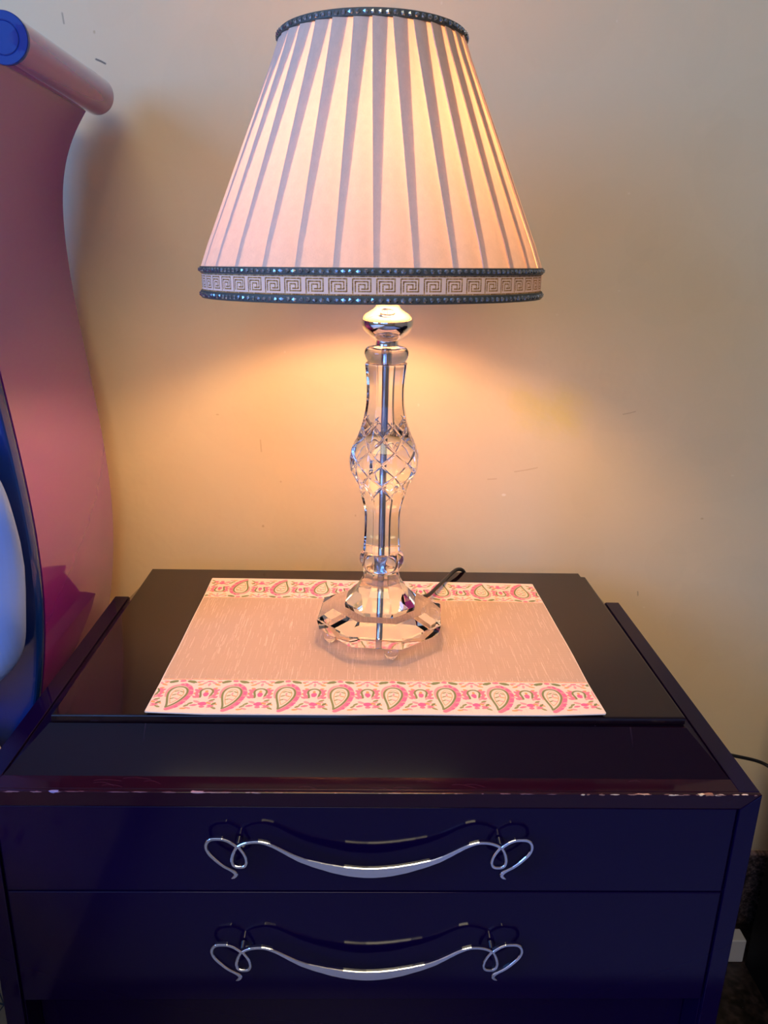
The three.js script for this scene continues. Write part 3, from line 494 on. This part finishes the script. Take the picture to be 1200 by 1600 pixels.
// ---------------------------------------------------------------- bed with a scrolled headboard
const bed = thing('bed', 'glossy purple-maroon bed headboard with a scrolled top roll left of the nightstand', 'bed', [-0.98, 0, -0.835]);
{
  const z0 = -0.9375, z1 = -0.717, dx = -0.0018;
  const side = [[-0.297, 1.160], [-0.3055, 1.152], [-0.3183, 1.1391], [-0.3304, 1.1173], [-0.3387, 1.081], [-0.3408, 1.0391], [-0.3386, 0.9899], [-0.3327, 0.9303], [-0.3224, 0.8478], [-0.3138, 0.7604], [-0.3115, 0.7], [-0.3151, 0.6434], [-0.3226, 0.5865], [-0.338, 0.52], [-0.355, 0.45], [-0.367, 0.36], [-0.372, 0.25], [-0.372, 0.1], [-0.372, 0]].map(([x, y]) => [x + dx, y]);
  const curve = new THREE.CatmullRomCurve3(side.map(([x, y]) => new THREE.Vector3(x, y, 0)), false, 'centripetal').getSpacedPoints(160).map((p) => [p.x, p.y]);
  for (let k = 0; k < 60; k++) for (let i = 1, prev = curve[0]; i < curve.length - 1; i++) { const c = curve[i]; curve[i] = [(prev[0] + 2 * c[0] + curve[i + 1][0]) / 4, (prev[1] + 2 * c[1] + curve[i + 1][1]) / 4]; prev = c; }
  const mirror = (p) => [-1.96 - p[0], p[1]];
  const topEdge = []; for (let i = 0; i <= 60; i++) { const x = lerp(-1.96 + 0.31, -0.31, i / 60), d = clamp((Math.min(-0.31 - x, x + 1.65) - 0.05) / 0.11, 0, 1); topEdge.push([x, 1.1625 - 0.50 * d * d * (3 - 2 * d)]); }   // the back dips low between the two scrolls
  const outline = [...curve.slice().reverse(), ...topEdge.reverse(), ...curve.map(mirror)];
  part('headboard', toCreasedNormals(prismXY(outline, z0, z1, 0), R(28)), M.maroon, bed, 'glossy purple-maroon headboard with S-curved ends');
  const low = outline.filter((p) => p[1] < 1.146);
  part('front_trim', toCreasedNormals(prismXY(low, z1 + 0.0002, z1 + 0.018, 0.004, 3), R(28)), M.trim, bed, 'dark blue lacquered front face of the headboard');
  for (const s of [1, -1]) {
    const cx = s > 0 ? -0.292 + dx : -1.96 + 0.292 - dx;
    const roll = new THREE.CylinderGeometry(0.0195, 0.0195, z1 + 0.002 - z0 - 0.001, 72, 1, true); roll.rotateX(Math.PI / 2); roll.translate(cx, 1.1665, (z0 + z1) / 2 + 0.001);
    const endBack = new THREE.CircleGeometry(0.0195, 72); endBack.rotateY(Math.PI); endBack.translate(cx, 1.1665, z0 + 0.0005);
    const m = part('scroll_roll', [roll, endBack], M.maroon, bed, 'round lacquered roll along the top of the scroll');
    let cap = lathe([[0.0006, 0.0001], [0.0006, 0.0118], [0.0001, 0.0125], [0.0006, 0.0132], [0.0009, 0.0150], [0.0007, 0.0190], [0.0001, 0.0196], [-0.003, 0.0197]], 96); cap = toCreasedNormals(cap, R(20)); cap.rotateX(Math.PI / 2); cap.translate(cx, 1.1665, z1 + 0.0018);
    part('end_cap', cap, M.trim, m, 'dark blue round end cap with a ring groove');
  }
}
{
  // mattress dressed in printed linen
  const mt = box(-1.6, -0.347, 0.16, 0.57, -0.696, 0.98, 0.05, 6);
  const u = mt.attributes.uv, q = mt.attributes.position, n = mt.attributes.normal; for (let i = 0; i < u.count; i++) Math.abs(n.getX(i)) > 0.6 ? u.setXY(i, q.getZ(i) / 0.35, q.getY(i) / 0.35) : u.setXY(i, q.getX(i) / 0.35, (q.getZ(i) + q.getY(i)) / 0.35);
  single('mattress', mt, M.linen, 'mattress in white linen printed with violet and blue flowers at the lower left', 'mattress');
  const pw = noise2(51, 16);
  const pil = gridGeo(96, 64, (u, v) => {
    const t = u * 2 * Math.PI, p = (v - 0.5) * Math.PI, se = (c, e) => Math.sign(c) * Math.pow(Math.abs(c), e);
    const x = 0.36 * se(Math.cos(p), 0.35) * se(Math.cos(t), 0.5), y = 0.15 * se(Math.sin(p), 0.62), z = 0.024 * se(Math.cos(p), 0.6) * se(Math.sin(t), 0.9);
    const w = 0.010 * (pw(u * 14, v * 7) - 0.5) + 0.006 * Math.sin(y * 60 + x * 30);
    return [-0.669 + x, 0.728 + y, -0.664 + z + w * 0.5];
  }, true);
  const pu = pil.attributes.uv, pp = pil.attributes.position; for (let i = 0; i < pu.count; i++) pu.setXY(i, pp.getX(i) / 0.35 + 0.3, pp.getY(i) / 0.35 + 0.1);
  single('pillow', pil, M.pillow, 'soft blue pillow leaning on the headboard at the left edge', 'pillow');
}

// ---------------------------------------------------------------- right of the nightstand
{
  const cab = thing('cabinet', 'black lacquered cabinet in shadow at the lower right edge', 'cabinet', [0.86, 0, -0.72]);
  part('carcass', box(0.592, 1.13, 0, 0.66, -0.9, -0.545, 0.0015), M.black, cab);
  part('top_board', box(0.590, 1.132, 0.6605, 0.68, -0.902, -0.535, 0.002), M.black, cab);
  for (const [a, b] of [[0.06, 0.34], [0.345, 0.65]]) { const d = part('drawer', box(0.60, 1.122, a, b, -0.5448, -0.532, 0.0015), M.black, cab); const k = new THREE.SphereGeometry(0.011, 24, 16); k.translate(0.861, (a + b) / 2, -0.521); part('knob', k, M.satin, d); }
  single('plug_adapter', [box(0.566, 0.590, 0.0005, 0.042, -0.926, -0.9025, 0.002)], M.whitePlastic, 'small grey-white plug adapter on the floor between nightstand and cabinet', 'adapter');
  const rug = single('rug', box(-1.0, 1.3, 0.0002, 0.012, -0.2, 1.6, 0.004), M.rug, 'pale blue rug on the dark floor in front of the nightstand', 'rug'); void rug;
}

{
  // the lit panel on the ceiling that fills the room, behind and to the right of the camera
  const [x, y, z] = CEILING.at, h = CEILING.size / 2, t = thing('ceiling_light', 'square white ceiling panel light that fills the room with soft light', 'light', [x, 2.75, z]);
  part('housing', box(x - h - 0.02, x + h + 0.02, 2.712, 2.7498, z - h - 0.02, z + h + 0.02, 0.003), M.frameWhite, t);
  part('diffuser', box(x - h, x + h, 2.705, 2.7118, z - h, z + h, 0.001), M.panelGlow, t);
}

// ---------------------------------------------------------------- draw
const renderer = new THREE.WebGLRenderer({ antialias: true });
renderer.shadowMap.enabled = true;
renderer.toneMapping = THREE.LinearToneMapping;
renderer.toneMappingExposure = EXPOSURE;
renderer.render(scene, camera);
